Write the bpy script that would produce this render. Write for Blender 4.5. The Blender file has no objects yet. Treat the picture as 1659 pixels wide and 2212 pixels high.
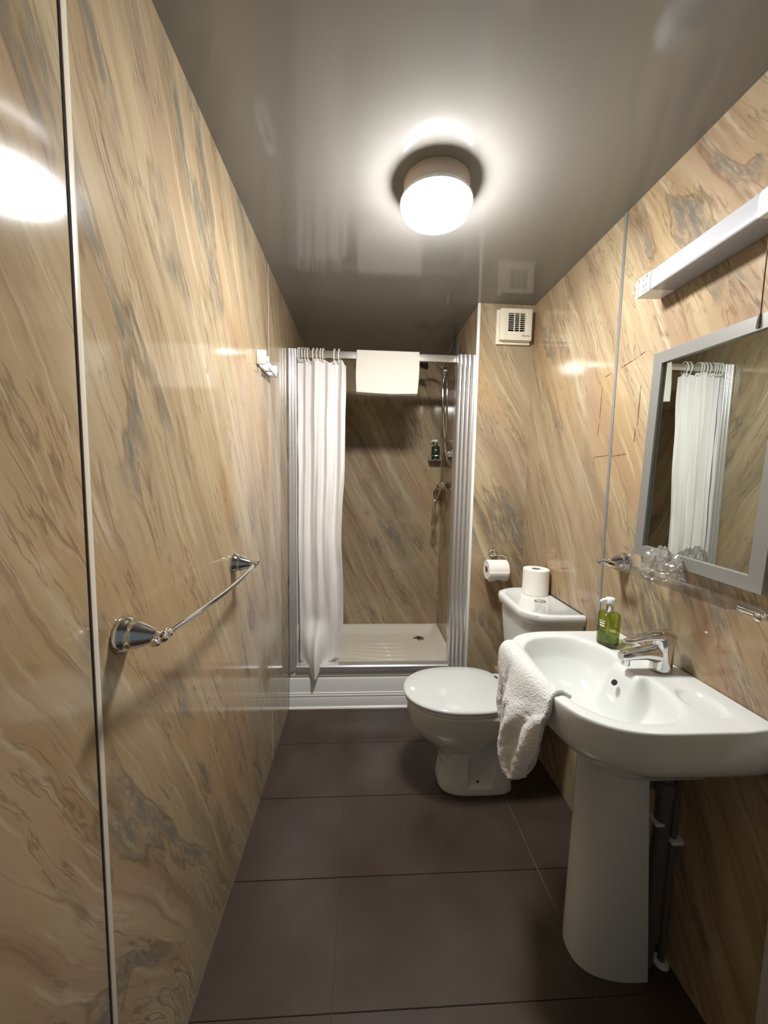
import bpy, bmesh, math, random
from mathutils import Vector, Matrix, noise
random.seed(7)
SC = bpy.context.scene
COL = SC.collection
PI = math.pi

# ------------------------------------------------------------------ camera
H = 1.30
cam_d = bpy.data.cameras.new('camera')
cam = bpy.data.objects.new('camera', cam_d)
COL.objects.link(cam)
SC.camera = cam
cam_d.sensor_fit = 'HORIZONTAL'
cam_d.sensor_width = 36.0
cam_d.lens = 36.0 * 805.0 / 1659.0
cam_d.clip_start = 0.01
_yaw, _pitch, _roll = math.radians(3.25), math.radians(5.0), math.radians(1.0)
_M = Matrix.Rotation(-_yaw, 3, 'Z') @ Matrix.Rotation(-_pitch, 3, 'X')
_r, _f, _u = _M.col[0].copy(), _M.col[1].copy(), _M.col[2].copy()
_r2 = math.cos(_roll) * _r + math.sin(_roll) * _u
_u2 = -math.sin(_roll) * _r + math.cos(_roll) * _u
cam.matrix_world = Matrix(((_r2.x, _u2.x, -_f.x, 0), (_r2.y, _u2.y, -_f.y, 0), (_r2.z, _u2.z, -_f.z, H), (0, 0, 0, 1)))

# ------------------------------------------------------------------ world and exposure
W = bpy.data.worlds.new('world'); SC.world = W
W.use_nodes = True
W.node_tree.nodes['Background'].inputs[0].default_value = (0.78, 0.90, 1.0, 1)
W.node_tree.nodes['Background'].inputs[1].default_value = 0.12
SC.view_settings.view_transform = 'Standard'
SC.view_settings.look = 'None'
SC.view_settings.exposure = 0.12
SC.view_settings.gamma = 1.0
SC.view_settings.use_curve_mapping = False
SC.cycles.max_bounces = 7
SC.cycles.diffuse_bounces = 4
SC.cycles.glossy_bounces = 4
SC.cycles.transmission_bounces = 6
SC.cycles.transparent_max_bounces = 10
LAMP = 205.0

# ------------------------------------------------------------------ helpers
def lin(r, g, b):
    def f(c):
        c /= 255.0
        return c / 12.92 if c <= 0.04045 else ((c + 0.055) / 1.055) ** 2.4
    return (f(r), f(g), f(b), 1.0)

LOC = {}

def link(o, parent=None):
    COL.objects.link(o)
    if parent is not None:
        o.parent = parent
    return o

def thing(name, loc, label, cat, group=None):
    o = bpy.data.objects.new(name, None)
    o.empty_display_size = 0.02
    link(o); o.location = loc
    LOC[o.name] = Vector(loc)
    o['label'] = label; o['category'] = cat
    if group: o['group'] = group
    return o

def mesh(name, verts, faces, mat, parent=None, smooth=40, label=None, cat=None, group=None, kind=None):
    verts = [Vector(v) for v in verts]
    if parent is not None:
        loc = LOC[parent.name]
    else:
        xs = [v.x for v in verts]; ys = [v.y for v in verts]; zs = [v.z for v in verts]
        loc = Vector(((min(xs) + max(xs)) / 2, (min(ys) + max(ys)) / 2, min(zs)))
    me = bpy.data.meshes.new(name)
    me.from_pydata([v - loc for v in verts], [], faces)
    me.update()
    bm = bmesh.new(); bm.from_mesh(me)
    bmesh.ops.recalc_face_normals(bm, faces=bm.faces)
    bm.to_mesh(me); bm.free()
    if mat is not None: me.materials.append(mat)
    if smooth:
        for p in me.polygons: p.use_smooth = True
        me.set_sharp_from_angle(angle=math.radians(smooth))
    o = bpy.data.objects.new(name, me)
    link(o, parent)
    if parent is None: o.location = loc
    LOC[o.name] = loc
    if label: o['label'] = label
    if cat: o['category'] = cat
    if group: o['group'] = group
    if kind: o['kind'] = kind
    return o

def struct(name, verts, faces, mat, parent=None, smooth=0):
    return mesh(name, verts, faces, mat, parent, smooth, kind='structure')

def boxg(x0, x1, y0, y1, z0, z1, bev=0.0, seg=2):
    bm = bmesh.new()
    bmesh.ops.create_cube(bm, size=1.0)
    for v in bm.verts:
        v.co = Vector((x0 + (v.co.x + .5) * (x1 - x0), y0 + (v.co.y + .5) * (y1 - y0), z0 + (v.co.z + .5) * (z1 - z0)))
    if bev > 0:
        bmesh.ops.bevel(bm, geom=list(bm.edges), offset=bev, segments=seg, affect='EDGES', profile=0.6)
    bm.verts.index_update()
    g = ([v.co.copy() for v in bm.verts], [[v.index for v in f.verts] for f in bm.faces])
    bm.free()
    return g

def join(*gs):
    V, F = [], []
    for v, f in gs:
        n = len(V); V += list(v); F += [[i + n for i in q] for q in f]
    return V, F

def latheg(prof, org, axis=(0, 0, 1), seg=32):
    """prof: list of (radius, height along axis)"""
    a = Vector(axis).normalized()
    t = Vector((1, 0, 0)) if abs(a.x) < .8 else Vector((0, 1, 0))
    u = a.cross(t).normalized(); w = a.cross(u)
    org = Vector(org); V, F, rings = [], [], []
    for r, h in prof:
        if r < 1e-6:
            rings.append([len(V)]); V.append(org + a * h)
        else:
            rings.append(list(range(len(V), len(V) + seg)))
            for k in range(seg):
                th = 2 * PI * k / seg
                V.append(org + a * h + (u * math.cos(th) + w * math.sin(th)) * r)
    for A, B in zip(rings, rings[1:]):
        for k in range(seg):
            k2 = (k + 1) % seg
            if len(A) == 1 and len(B) == 1: break
            if len(A) == 1: F.append([A[0], B[k], B[k2]])
            elif len(B) == 1: F.append([A[k], A[k2], B[0]])
            else: F.append([A[k], A[k2], B[k2], B[k]])
    return V, F

def spline(pts, n=8):
    P = [Vector(p) for p in pts]
    P = [P[0] * 2 - P[1]] + P + [P[-1] * 2 - P[-2]]
    out = []
    for i in range(1, len(P) - 2):
        p0, p1, p2, p3 = P[i - 1:i + 3]
        for k in range(n):
            t = k / n
            out.append(0.5 * ((2 * p1) + (p2 - p0) * t + (2 * p0 - 5 * p1 + 4 * p2 - p3) * t * t + (3 * p1 - p0 - 3 * p2 + p3) * t ** 3))
    out.append(P[-2])
    return out

def tubeg(pts, rad, seg=12, closed=False):
    P = [Vector(p) for p in pts]; n = len(P)
    R = rad if isinstance(rad, (list, tuple)) else [rad] * n
    T = []
    for i in range(n):
        a = P[(i - 1) % n] if (closed or i > 0) else P[0]
        b = P[(i + 1) % n] if (closed or i < n - 1) else P[-1]
        T.append((b - a).normalized())
    up = Vector((0, 0, 1)) if abs(T[0].z) < .9 else Vector((0, 1, 0))
    nrm = (up - T[0] * up.dot(T[0])).normalized()
    V, F = [], []
    for i in range(n):
        nrm = (nrm - T[i] * nrm.dot(T[i])).normalized()
        bn = T[i].cross(nrm)
        for k in range(seg):
            th = 2 * PI * k / seg
            V.append(P[i] + (nrm * math.cos(th) + bn * math.sin(th)) * R[i])
    m = n if closed else n - 1
    for i in range(m):
        for k in range(seg):
            j = (i + 1) % n; k2 = (k + 1) % seg
            F.append([i * seg + k, i * seg + k2, j * seg + k2, j * seg + k])
    if not closed:
        F.append(list(range(seg))[::-1]); F.append(list(range((n - 1) * seg, n * seg)))
    return V, F

def prismg(poly, axis, a0, a1):
    """extrude polygon given in the two other axes (cyclic order) along axis between a0 and a1"""
    def mk(p, a):
        return Vector((a, p[0], p[1])) if axis == 'x' else Vector((p[0], a, p[1])) if axis == 'y' else Vector((p[0], p[1], a))
    n = len(poly)
    V = [mk(p, a0) for p in poly] + [mk(p, a1) for p in poly]
    F = [list(range(n))[::-1], list(range(n, 2 * n))] + [[i, (i + 1) % n, n + (i + 1) % n, n + i] for i in range(n)]
    return V, F

def loftg(rings, cap0=True, cap1=True):
    n = len(rings[0]); V = [p for r in rings for p in r]; F = []
    for i in range(len(rings) - 1):
        for k in range(n):
            k2 = (k + 1) % n
            F.append([i * n + k, i * n + k2, (i + 1) * n + k2, (i + 1) * n + k])
    if cap0: F.append(list(range(n))[::-1])
    if cap1: F.append(list(range((len(rings) - 1) * n, len(rings) * n)))
    return V, F

def gridg(nu, nv, fn):
    V = [fn(i / (nu - 1), j / (nv - 1)) for j in range(nv) for i in range(nu)]
    F = [[j * nu + i, j * nu + i + 1, (j + 1) * nu + i + 1, (j + 1) * nu + i] for j in range(nv - 1) for i in range(nu - 1)]
    return V, F

def resample(pts, n):
    """n points spaced evenly along a closed polyline"""
    P = [Vector(p) for p in pts]; m = len(P)
    acc = [0.0]
    for i in range(m): acc.append(acc[-1] + (P[(i + 1) % m] - P[i]).length)
    out, i = [], 0
    for k in range(n):
        d = acc[-1] * k / n
        while acc[i + 1] < d: i += 1
        t = (d - acc[i]) / max(1e-12, acc[i + 1] - acc[i])
        out.append(P[i].lerp(P[(i + 1) % m], t))
    return out

def sm(a, b, x):
    t = max(0.0, min(1.0, (x - a) / (b - a)))
    return t * t * (3 - 2 * t)

def solidify(o, t, offset=0.0):
    m = o.modifiers.new('thickness', 'SOLIDIFY'); m.thickness = t; m.offset = offset
    return o

def lerp_table(tab, z):
    for (a, b) in zip(tab, tab[1:]):
        if z <= b[0]:
            t = (z - a[0]) / (b[0] - a[0])
            return [p + (q - p) * t for p, q in zip(a[1:], b[1:])]
    return list(tab[-1][1:])

# ------------------------------------------------------------------ materials
def newmat(name):
    m = bpy.data.materials.new(name); m.use_nodes = True
    return m, m.node_tree, m.node_tree.nodes['Principled BSDF']

def pmat(name, col, rough=.4, metal=0.0, spec=.5, coat=0.0, trans=0.0, ior=1.45, sheen=0.0, sss=0.0, bump=None):
    m, nt, b = newmat(name)
    b.inputs['Base Color'].default_value = col
    b.inputs['Roughness'].default_value = rough
    b.inputs['Metallic'].default_value = metal
    b.inputs['Specular IOR Level'].default_value = spec
    b.inputs['Coat Weight'].default_value = coat
    b.inputs['Coat Roughness'].default_value = 0.04
    b.inputs['Transmission Weight'].default_value = trans
    b.inputs['IOR'].default_value = ior
    b.inputs['Sheen Weight'].default_value = sheen
    if bump:
        scale, dist, strength = bump
        tx = nt.nodes.new('ShaderNodeTexNoise'); tx.inputs['Scale'].default_value = scale; tx.inputs['Detail'].default_value = 4
        g = nt.nodes.new('ShaderNodeNewGeometry')
        nt.links.new(g.outputs['Position'], tx.inputs['Vector'])
        bp = nt.nodes.new('ShaderNodeBump'); bp.inputs['Distance'].default_value = dist; bp.inputs['Strength'].default_value = strength
        nt.links.new(tx.outputs['Fac'], bp.inputs['Height']); nt.links.new(bp.outputs['Normal'], b.inputs['Normal'])
    return m

def marble(name, side, seed, theta=58.0):
    """glossy stone-print laminate: bands and veins falling to the right as one faces the panel"""
    m, nt, b = newmat(name)
    N, L = nt.nodes, nt.links
    def math_(op, a, c=None, clamp=False):
        n = N.new('ShaderNodeMath'); n.operation = op; n.use_clamp = clamp
        for i, x in enumerate((a, c)):
            if x is None: continue
            if isinstance(x, (int, float)): n.inputs[i].default_value = x
            else: L.new(x, n.inputs[i])
        return n.outputs[0]
    def comb(x, y, z=0.0):
        n = N.new('ShaderNodeCombineXYZ')
        for i, v in enumerate((x, y, z)):
            if isinstance(v, (int, float)): n.inputs[i].default_value = v
            else: L.new(v, n.inputs[i])
        return n.outputs[0]
    def nz(x, y, sx, sy, detail, rough=.55, z=0.0):
        t = N.new('ShaderNodeTexNoise'); t.inputs['Scale'].default_value = 1.0
        t.inputs['Detail'].default_value = detail; t.inputs['Roughness'].default_value = rough
        L.new(comb(math_('MULTIPLY', x, sx), math_('MULTIPLY', y, sy), z + seed * 3.7), t.inputs['Vector'])
        return t.outputs['Fac']
    def ramp(fac, stops):
        r = N.new('ShaderNodeValToRGB'); L.new(fac, r.inputs[0])
        e = r.color_ramp.elements
        while len(e) < len(stops): e.new(0.5)
        for k, (p, c) in enumerate(stops): e[k].position = p; e[k].color = c
        return r.outputs[0]
    def mix(fac, a, c, mode='MIX'):
        n = N.new('ShaderNodeMix'); n.data_type = 'RGBA'; n.blend_type = mode
        if isinstance(fac, (int, float)): n.inputs[0].default_value = fac
        else: L.new(fac, n.inputs[0])
        for i, v in ((6, a), (7, c)):
            if isinstance(v, tuple): n.inputs[i].default_value = v
            else: L.new(v, n.inputs[i])
        return n.outputs[2]
    def band(v, lo, hi):
        n = N.new('ShaderNodeMapRange'); n.interpolation_type = 'SMOOTHSTEP'
        L.new(v, n.inputs[0]); n.inputs[1].default_value = lo; n.inputs[2].default_value = hi
        return n.outputs[0]
    geo = N.new('ShaderNodeNewGeometry'); sp = N.new('ShaderNodeSeparateXYZ'); L.new(geo.outputs['Position'], sp.inputs[0])
    s = {'L': sp.outputs[1], 'B': sp.outputs[0]}.get(side) or math_('MULTIPLY', sp.outputs[1], -1.0)
    z = sp.outputs[2]
    c_, s_ = math.cos(math.radians(theta)), math.sin(math.radians(theta))
    p = math_('SUBTRACT', math_('MULTIPLY', s, c_), math_('MULTIPLY', z, s_))
    q0 = math_('ADD', math_('MULTIPLY', s, s_), math_('MULTIPLY', z, c_))
    w1 = math_('MULTIPLY', math_('SUBTRACT', nz(p, q0, 1.1, 1.6, 2), .5), .13)
    w2 = math_('MULTIPLY', math_('SUBTRACT', nz(p, q0, 4.5, 6.0, 3, z=5.1), .5), .036)
    w3 = math_('MULTIPLY', math_('SUBTRACT', nz(p, q0, 22.0, 30.0, 3, z=9.1), .5), .007)
    q = math_('ADD', math_('ADD', q0, w1), math_('ADD', w2, w3))
    # bands
    c1 = nz(p, q, .9, 13.0, 5, .58, 1.0)
    base = ramp(c1, [(.27, lin(158, 134, 106)), (.40, lin(190, 167, 136)), (.50, lin(202, 181, 148)), (.60, lin(211, 192, 159)), (.75, lin(228, 214, 186))])
    # broad drifts: ochre, grey-green and rose areas
    d1 = nz(p, q, .9, 3.0, 2, .55, 2.0)
    base = mix(math_('MULTIPLY', band(d1, .50, .68), .55), base, lin(207, 172, 124))
    d2 = nz(p, q, 1.0, 3.6, 2, .55, 3.3)
    base = mix(math_('MULTIPLY', band(d2, .52, .68), .50), base, lin(176, 165, 140))
    d3 = nz(p, q, 1.4, 4.6, 2, .55, 4.4)
    base = mix(math_('MULTIPLY', band(d3, .54, .72), .50), base, lin(190, 158, 138))
    # pale streaks
    st = nz(p, q, 2.2, 50.0, 3, .6, 5.5)
    base = mix(math_('MULTIPLY', band(st, .55, .71), .46), base, lin(240, 228, 200))
    # fine darker grain and short dashes
    fg = nz(p, q, 2.6, 85.0, 3, .65, 6.6)
    base = mix(math_('MULTIPLY', band(fg, .54, .73), .38), base, lin(136, 110, 84))
    ds = math_('ABSOLUTE', math_('SUBTRACT', nz(p, q, 3.0, 30.0, 4, .6, 16.1), .5))
    dg = band(nz(p, q0, 5.0, 9.0, 3, .5, 17.2), .45, .60)
    base = mix(math_('MULTIPLY', math_('MULTIPLY', math_('SUBTRACT', 1.0, band(ds, .004, .022)), dg), .46), base, lin(124, 100, 78))
    # slate veins with torn, mottled bodies
    v = nz(p, q, .75, 4.2, 4, .5, 7.7)
    av = math_('ABSOLUTE', math_('SUBTRACT', v, .5))
    gate = band(nz(p, q0, 2.0, 2.6, 3, .55, 8.8), .48, .58)
    body = math_('MULTIPLY', math_('SUBTRACT', 1.0, band(av, .008, .036)), gate)
    mott = band(nz(p, q, 14.0, 60.0, 4, .7, 9.9), .34, .58)
    base = mix(math_('MULTIPLY', math_('MULTIPLY', body, mott), .85), base, lin(140, 134, 124))
    blu = band(nz(p, q, 5.0, 18.0, 3, .5, 18.9), .55, .66)
    base = mix(math_('MULTIPLY', math_('MULTIPLY', body, blu), .45), base, lin(120, 120, 118))
    edge = math_('MULTIPLY', math_('MULTIPLY', band(av, .018, .025), math_('SUBTRACT', 1.0, band(av, .027, .036))), gate)
    base = mix(math_('MULTIPLY', edge, .42), base, lin(116, 94, 74))
    # hair cracks with a pale lip
    qs = math_('ADD', math_('ADD', q0, w1), math_('MULTIPLY', w2, .45))
    hc = math_('ABSOLUTE', math_('SUBTRACT', nz(p, qs, 1.0, 8.5, 4, .52, 11.1), .5))
    hg = band(nz(p, q0, 3.0, 4.0, 3, .5, 12.2), .47, .60)
    base = mix(math_('MULTIPLY', math_('MULTIPLY', math_('SUBTRACT', 1.0, band(hc, .001, .008)), hg), .42), base, lin(116, 94, 76))
    base = mix(math_('MULTIPLY', math_('MULTIPLY', math_('SUBTRACT', 1.0, band(math_('ABSOLUTE', math_('SUBTRACT', hc, .014)), .001, .008)), hg), .22), base, lin(240, 231, 212))
    base = mix(1.0, base, (.67, .655, .63, 1), 'MULTIPLY')
    L.new(base, b.inputs['Base Color'])
    b.inputs['Roughness'].default_value = .10
    b.inputs['Specular IOR Level'].default_value = .5
    return m

M_L = marble('laminate_left', 'L', 1.0, 63)
M_B = marble('laminate_end', 'B', 2.3, 62)
M_R = marble('laminate_right', 'R', 4.1, 61)
M_BOX = marble('laminate_boxing', 'B', 5.6, 63)

CERAMIC = pmat('white_ceramic', lin(222, 225, 222), .07, coat=.3)
ACRYLIC = pmat('white_acrylic', lin(232, 224, 208), .12, coat=.2)
UPVC = pmat('white_plastic_board', lin(232, 233, 230), .25)
PLASTIC = pmat('cream_plastic', lin(236, 228, 208), .30)
WHITEP = pmat('white_gloss_plastic', lin(240, 240, 236), .25)
CHROME = pmat('chrome', lin(225, 225, 225), .06, metal=1.0)
SATIN = pmat('brushed_aluminium', lin(208, 204, 198), .30, metal=.9)
POLAL = pmat('polished_aluminium', lin(238, 239, 242), .24, metal=.80)
FRAME = pmat('silver_frame_paint', lin(146, 144, 140), .36, metal=.35)
MIRROR = pmat('mirror_silver', lin(214, 222, 216), .0, metal=1.0)
TERRY = pmat('white_terry', lin(240, 239, 236), .95, sheen=.4, bump=(240, .006, 1.0))
LINEN = pmat('white_towel_cloth', lin(222, 217, 206), .95, sheen=.3, bump=(500, .002, .6))
CURT = pmat('white_curtain_cloth', lin(238, 234, 232), .60, sheen=.2)
PAPER = pmat('white_tissue', lin(244, 240, 232), .95, bump=(300, .0015, .5))
CARD = pmat('brown_card', lin(150, 120, 92), .9)
DARK = pmat('dark_recess', lin(26, 24, 22), .7)
DARKG = pmat('dark_grey_plastic', lin(58, 62, 68), .3)
BLACKP = pmat('black_plastic', lin(28, 28, 30), .3)
INK = pmat('blue_ink', lin(52, 58, 96), .6)
GINK = pmat('grey_ink', lin(140, 132, 122), .6)
WINK = pmat('white_ink', lin(232, 236, 226), .5)
SHADEP = pmat('darkened_pipe_plastic', lin(104, 100, 94), .4)  # pipe colour darkened to put in the shade around the pipes
STRIP = pmat('joint_strip_plastic', lin(214, 206, 190), .25)
STRIPG = pmat('joint_strip_aluminium', lin(160, 162, 160), .3, metal=.5)
GROUT = pmat('grout', lin(132, 121, 110), .9)
BROWN = pmat('old_glue', lin(104, 70, 42), .8)
CORD = pmat('brown_cord', lin(104, 76, 52), .7)
PAINT = pmat('white_door_paint', lin(206, 204, 196), .35)
DIFF = pmat('opal_diffuser', lin(176, 177, 182), .14)
PLASTER = pmat('pale_plaster', lin(190, 180, 165), .8)
BASEM = pmat('lamp_base_plastic', lin(214, 200, 188), .45)

# ceiling board: grey, satin gloss
CEIL, nt, b_ = newmat('grey_ceiling_board')
b_.inputs['Base Color'].default_value = lin(136, 133, 128)
b_.inputs['Roughness'].default_value = .10
b_.inputs['Specular IOR Level'].default_value = .6
g_ = nt.nodes.new('ShaderNodeNewGeometry'); t_ = nt.nodes.new('ShaderNodeTexNoise'); t_.inputs['Scale'].default_value = 3.0
nt.links.new(g_.outputs['Position'], t_.inputs['Vector'])
bp_ = nt.nodes.new('ShaderNodeBump'); bp_.inputs['Strength'].default_value = .08; bp_.inputs['Distance'].default_value = .01
nt.links.new(t_.outputs['Fac'], bp_.inputs['Height']); nt.links.new(bp_.outputs['Normal'], b_.inputs['Normal'])

# floor tile: dark brown, slightly cloudy
TILE, nt, b_ = newmat('dark_brown_tile')
g_ = nt.nodes.new('ShaderNodeNewGeometry'); t_ = nt.nodes.new('ShaderNodeTexNoise'); t_.inputs['Scale'].default_value = 5.0; t_.inputs['Detail'].default_value = 3
nt.links.new(g_.outputs['Position'], t_.inputs['Vector'])
r_ = nt.nodes.new('ShaderNodeValToRGB'); nt.links.new(t_.outputs['Fac'], r_.inputs[0])
r_.color_ramp.elements[0].position = .3; r_.color_ramp.elements[0].color = lin(64, 51, 45)
r_.color_ramp.elements[1].position = .7; r_.color_ramp.elements[1].color = lin(76, 65, 57)
nt.links.new(r_.outputs[0], b_.inputs['Base Color'])
b_.inputs['Roughness'].default_value = .28
b_.inputs['Specular IOR Level'].default_value = .45

# thin clear things
def clear(name, col, gloss=.12, rough=.05, haze=0.0):
    m, nt, b = newmat(name)
    N, L = nt.nodes, nt.links
    tr = N.new('ShaderNodeBsdfTransparent'); tr.inputs[0].default_value = col
    gl = N.new('ShaderNodeBsdfGlossy'); gl.inputs['Roughness'].default_value = rough
    fr = N.new('ShaderNodeLayerWeight'); fr.inputs['Blend'].default_value = .35
    mp = N.new('ShaderNodeMath'); mp.operation = 'MULTIPLY_ADD'; mp.inputs[1].default_value = .55; mp.inputs[2].default_value = gloss
    L.new(fr.outputs['Fresnel'], mp.inputs[0])
    mx = N.new('ShaderNodeMixShader'); L.new(mp.outputs[0], mx.inputs[0]); L.new(tr.outputs[0], mx.inputs[1]); L.new(gl.outputs[0], mx.inputs[2])
    last = mx
    if haze:
        df = N.new('ShaderNodeBsdfDiffuse'); df.inputs[0].default_value = (.9, .88, .84, 1)
        m2 = N.new('ShaderNodeMixShader'); m2.inputs[0].default_value = haze
        L.new(mx.outputs[0], m2.inputs[1]); L.new(df.outputs[0], m2.inputs[2]); last = m2
    L.new(last.outputs[0], N['Material Output'].inputs[0])
    return m
GLASS = clear('shelf_glass', (.985, .99, .985, 1), .03, .02)
FILM = clear('clear_film', (.95, .95, .95, 1), .16, .12, .10)
GREENB = clear('green_bottle', lin(214, 224, 140), .04, .04)
GREENL = pmat('green_soap', lin(168, 180, 74), .1, trans=.45)
DARKGR = pmat('dark_green_bottle', lin(46, 58, 34), .1)
DARKBASE = pmat('dark_green_base', lin(34, 42, 22), .12)

GLOW, nt, b_ = newmat('lit_opal_dome')
b_.inputs['Base Color'].default_value = (.9, .9, .88, 1)
b_.inputs['Emission Color'].default_value = (1.0, .995, .98, 1)
b_.inputs['Emission Strength'].default_value = LAMP

# ------------------------------------------------------------------ the room
XL, XR, ZC = -0.403, 0.845, 2.177
YB, YBOX, XBOX, YS, YR = 2.672, 1.898, 0.560, 2.036, -0.50
T = .05
fl = struct('floor', *boxg(XL - T, XR + T, YR - .9, YB + T, -.06, -.0035), GROUT)
cols = [XL, -.062, .604, XR]
rows = [.803 - .313 * k for k in range(4, 0, -1)] + [.803 + .313 * k for k in range(4)] + [YS + .01]
tile_cache = {}
def tile(x0, x1, y0, y1):
    gap = .0008 if x1 < 0 else .0024
    key = (round(x1 - x0, 3), round(y1 - y0, 3))
    if key not in tile_cache:
        me = bpy.data.meshes.new('floor_tile')
        v, f = boxg(0, x1 - x0 - gap, 0, y1 - y0 - .0024, -.0035, 0, .0008, 1)
        me.from_pydata(v, [], f); me.update(); me.materials.append(TILE); tile_cache[key] = me
    o = bpy.data.objects.new('floor_tile', tile_cache[key]); link(o, fl)
    o.location = Vector((x0 + .0012, y0 + .0012, 0)) - LOC[fl.name]
for y0, y1 in zip(rows, rows[1:]):
    for x0, x1 in zip(cols, cols[1:]): tile(x0, x1, y0, y1)

struct('ceiling', *boxg(XL - T, XR + T, YR - .05, YB + T, ZC, ZC + .05), CEIL)

def panel_wall(name, geo, mat): return struct(name, *geo, mat)
wl = panel_wall('wall_left', boxg(XL - T - .01, XL - .008, YR - .05, YB + T, 0, ZC), PLASTER)
def panel(par, geo, mat): return mesh('wall_panel', *geo, mat, par, 0)
panel(wl, boxg(XL - .008, XL, YR, .5605, 0, ZC), M_L)
panel(wl, boxg(XL - .008, XL, .572, 1.642, 0, ZC), M_L)
panel(wl, boxg(XL - .008, XL, 1.6445, YB + .02, 0, ZC), M_L)
mesh('joint_strip', *boxg(XL - .008, XL + .003, .5620, .5725, 0, ZC, .001), STRIP, wl, 30)
mesh('joint_line', *boxg(XL - .006, XL + .0012, .5605, .562, 0, ZC), pmat('joint_line_grey', lin(70, 66, 76), .5), wl, 0)  # thin dark grey line beside the joint strip
mesh('joint_strip', *boxg(XL - .008, XL + .001, 1.642, 1.6445, 0, ZC), STRIP, wl, 0)

wr = panel_wall('wall_right', boxg(XR + .008, XR + T + .01, YR - .05, YB + T, 0, ZC), PLASTER)
panel(wr, boxg(XR, XR + .008, YR, 1.240, 0, ZC), M_R)
panel(wr, boxg(XR, XR + .008, 1.2515, YBOX + .02, 0, ZC), M_R)
mesh('joint_strip', *boxg(XR - .003, XR + .008, 1.240, 1.2515, 0, ZC, .001), STRIPG, wr, 30)
# old glue outline left on the panel
for (y0, y1, z0, z1) in [(1.335, 1.250, 1.394, 1.397), (1.238, 1.170, 1.392, 1.395), (1.300, 1.270, 1.672, 1.676),
                         (1.225, 1.150, 1.680, 1.690), (1.140, 1.118, 1.693, 1.698), (1.318, 1.314, 1.530, 1.640), (1.324, 1.320, 1.470, 1.515),
                         (1.128, 1.125, 1.480, 1.600), (1.138, 1.135, 1.430, 1.470)]:
    V, F = [], []
    n = 9
    horiz = abs(y1 - y0) > abs(z1 - z0)
    for k in range(n):
        t = k / (n - 1); wv = .0018 * (.25 + random.random()) * math.sin(PI * min(max(t, .06), .94)) ** .4
        yy, zz = y0 + (y1 - y0) * t, z0 + (z1 - z0) * t
        a, b2 = ((yy, zz - wv), (yy, zz + wv)) if horiz else ((yy - wv, zz), (yy + wv, zz))
        for (yq, zq) in (a, b2):
            V += [Vector((XR - .0006, yq, zq)), Vector((XR + .0005, yq, zq))]
    for k in range(n - 1):
        i = 4 * k; j = i + 4
        F += [[i, i + 2, j + 2, j], [i, j, j + 1, i + 1], [i + 2, i + 3, j + 3, j + 2], [i + 1, j + 1, j + 3, i + 3]]
    F += [[0, 1, 3, 2], [4 * n - 4, 4 * n - 2, 4 * n - 1, 4 * n - 3]]
    mesh('glue_mark', V, F, BROWN, wr, 0)

wb = panel_wall('wall_back', boxg(XL - T, XBOX + .05, YB + .008, YB + T, 0, ZC), PLASTER)
panel(wb, boxg(XL, XBOX + .01, YB, YB + .008, 0, ZC), M_B)
wx = panel_wall('wall_boxing', boxg(XBOX + .008, XR + .008, YBOX + .008, YB + .05, 0, ZC), PLASTER)
panel(wx, boxg(XBOX + .008, XR, YBOX, YBOX + .008, 0, ZC), M_BOX)
panel(wx, boxg(XBOX, XBOX + .008, YBOX + .008, YB, 0, ZC), M_R)
struct('trim_1', *boxg(XBOX - .004, XBOX + .010, YBOX - .003, YBOX + .012, 0, ZC, .003), WHITEP, None, 30)
struct('trim_2', *join(boxg(.715, XR, 1.835, YBOX, .0, .305, .002)), M_BOX, None, 30)
# rear of the room: end wall with the open doorway the picture is taken through
struct('wall_rear', *join(boxg(XL - T, -.32, YR - .10, YR, 0, ZC), boxg(.74, XR + T, YR - .10, YR, 0, ZC), boxg(-.32, .74, YR - .10, YR, 2.05, ZC)), PLASTER)
struct('trim_3', *join(boxg(-.37, -.32, YR - .11, YR + .012, 0, 2.10), boxg(.74, .79, YR - .11, YR + .012, 0, 2.10), boxg(-.32, .74, YR - .11, YR + .012, 2.05, 2.10)), PAINT)
struct('trim_4', *boxg(XR - .006, XR, .575, .644, 0, 2.1, .002), PAINT, None, 30)

# ------------------------------------------------------------------ shower tray and its plinth
V, F = [], []
def rr(x0, x1, y0, y1, r, z, n=6):
    out = []
    for cx, cy, a0 in ((x1 - r, y1 - r, 0), (x0 + r, y1 - r, 90), (x0 + r, y0 + r, 180), (x1 - r, y0 + r, 270)):
        for k in range(n + 1):
            a = math.radians(a0 + 90 * k / n)
            out.append(Vector((cx + r * math.cos(a), cy + r * math.sin(a), z)))
    return out
x0, x1, y0, y1 = XL + .001, XBOX - .001, YS + .031, YB - .001
rings = [rr(x0, x1, y0, y1, .004, .02), rr(x0, x1, y0, y1, .004, .234), rr(x0 + .003, x1 - .003, y0 + .003, y1 - .003, .004, .2375),
         rr(x0 + .024, x1 - .024, y0 + .024, y1 - .022, .012, .2375), rr(x0 + .030, x1 - .030, y0 + .030, y1 - .027, .02, .234),
         rr(x0 + .066, x1 - .066, y0 + .060, y1 - .060, .04, .196), rr(x0 + .085, x1 - .085, y0 + .078, y1 - .078, .04, .190),
         rr(x0 + .2, x1 - .2, y0 + .2, y1 - .2, .04, .187)]
tray = thing('shower_tray', ((x0 + x1) / 2, 2.35, 0), 'white acrylic shower tray with raised rim behind the curtain', 'shower tray')
mesh('tray_body', *loftg(rings), ACRYLIC, tray, 35)
dr = mesh('drain', *latheg([(0, .0), (.036, 0), (.040, .003), (.030, .006), (.018, .005), (.017, .002), (0, .002)], (.405, 2.525, .187)), CHROME, tray, 30)
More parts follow.
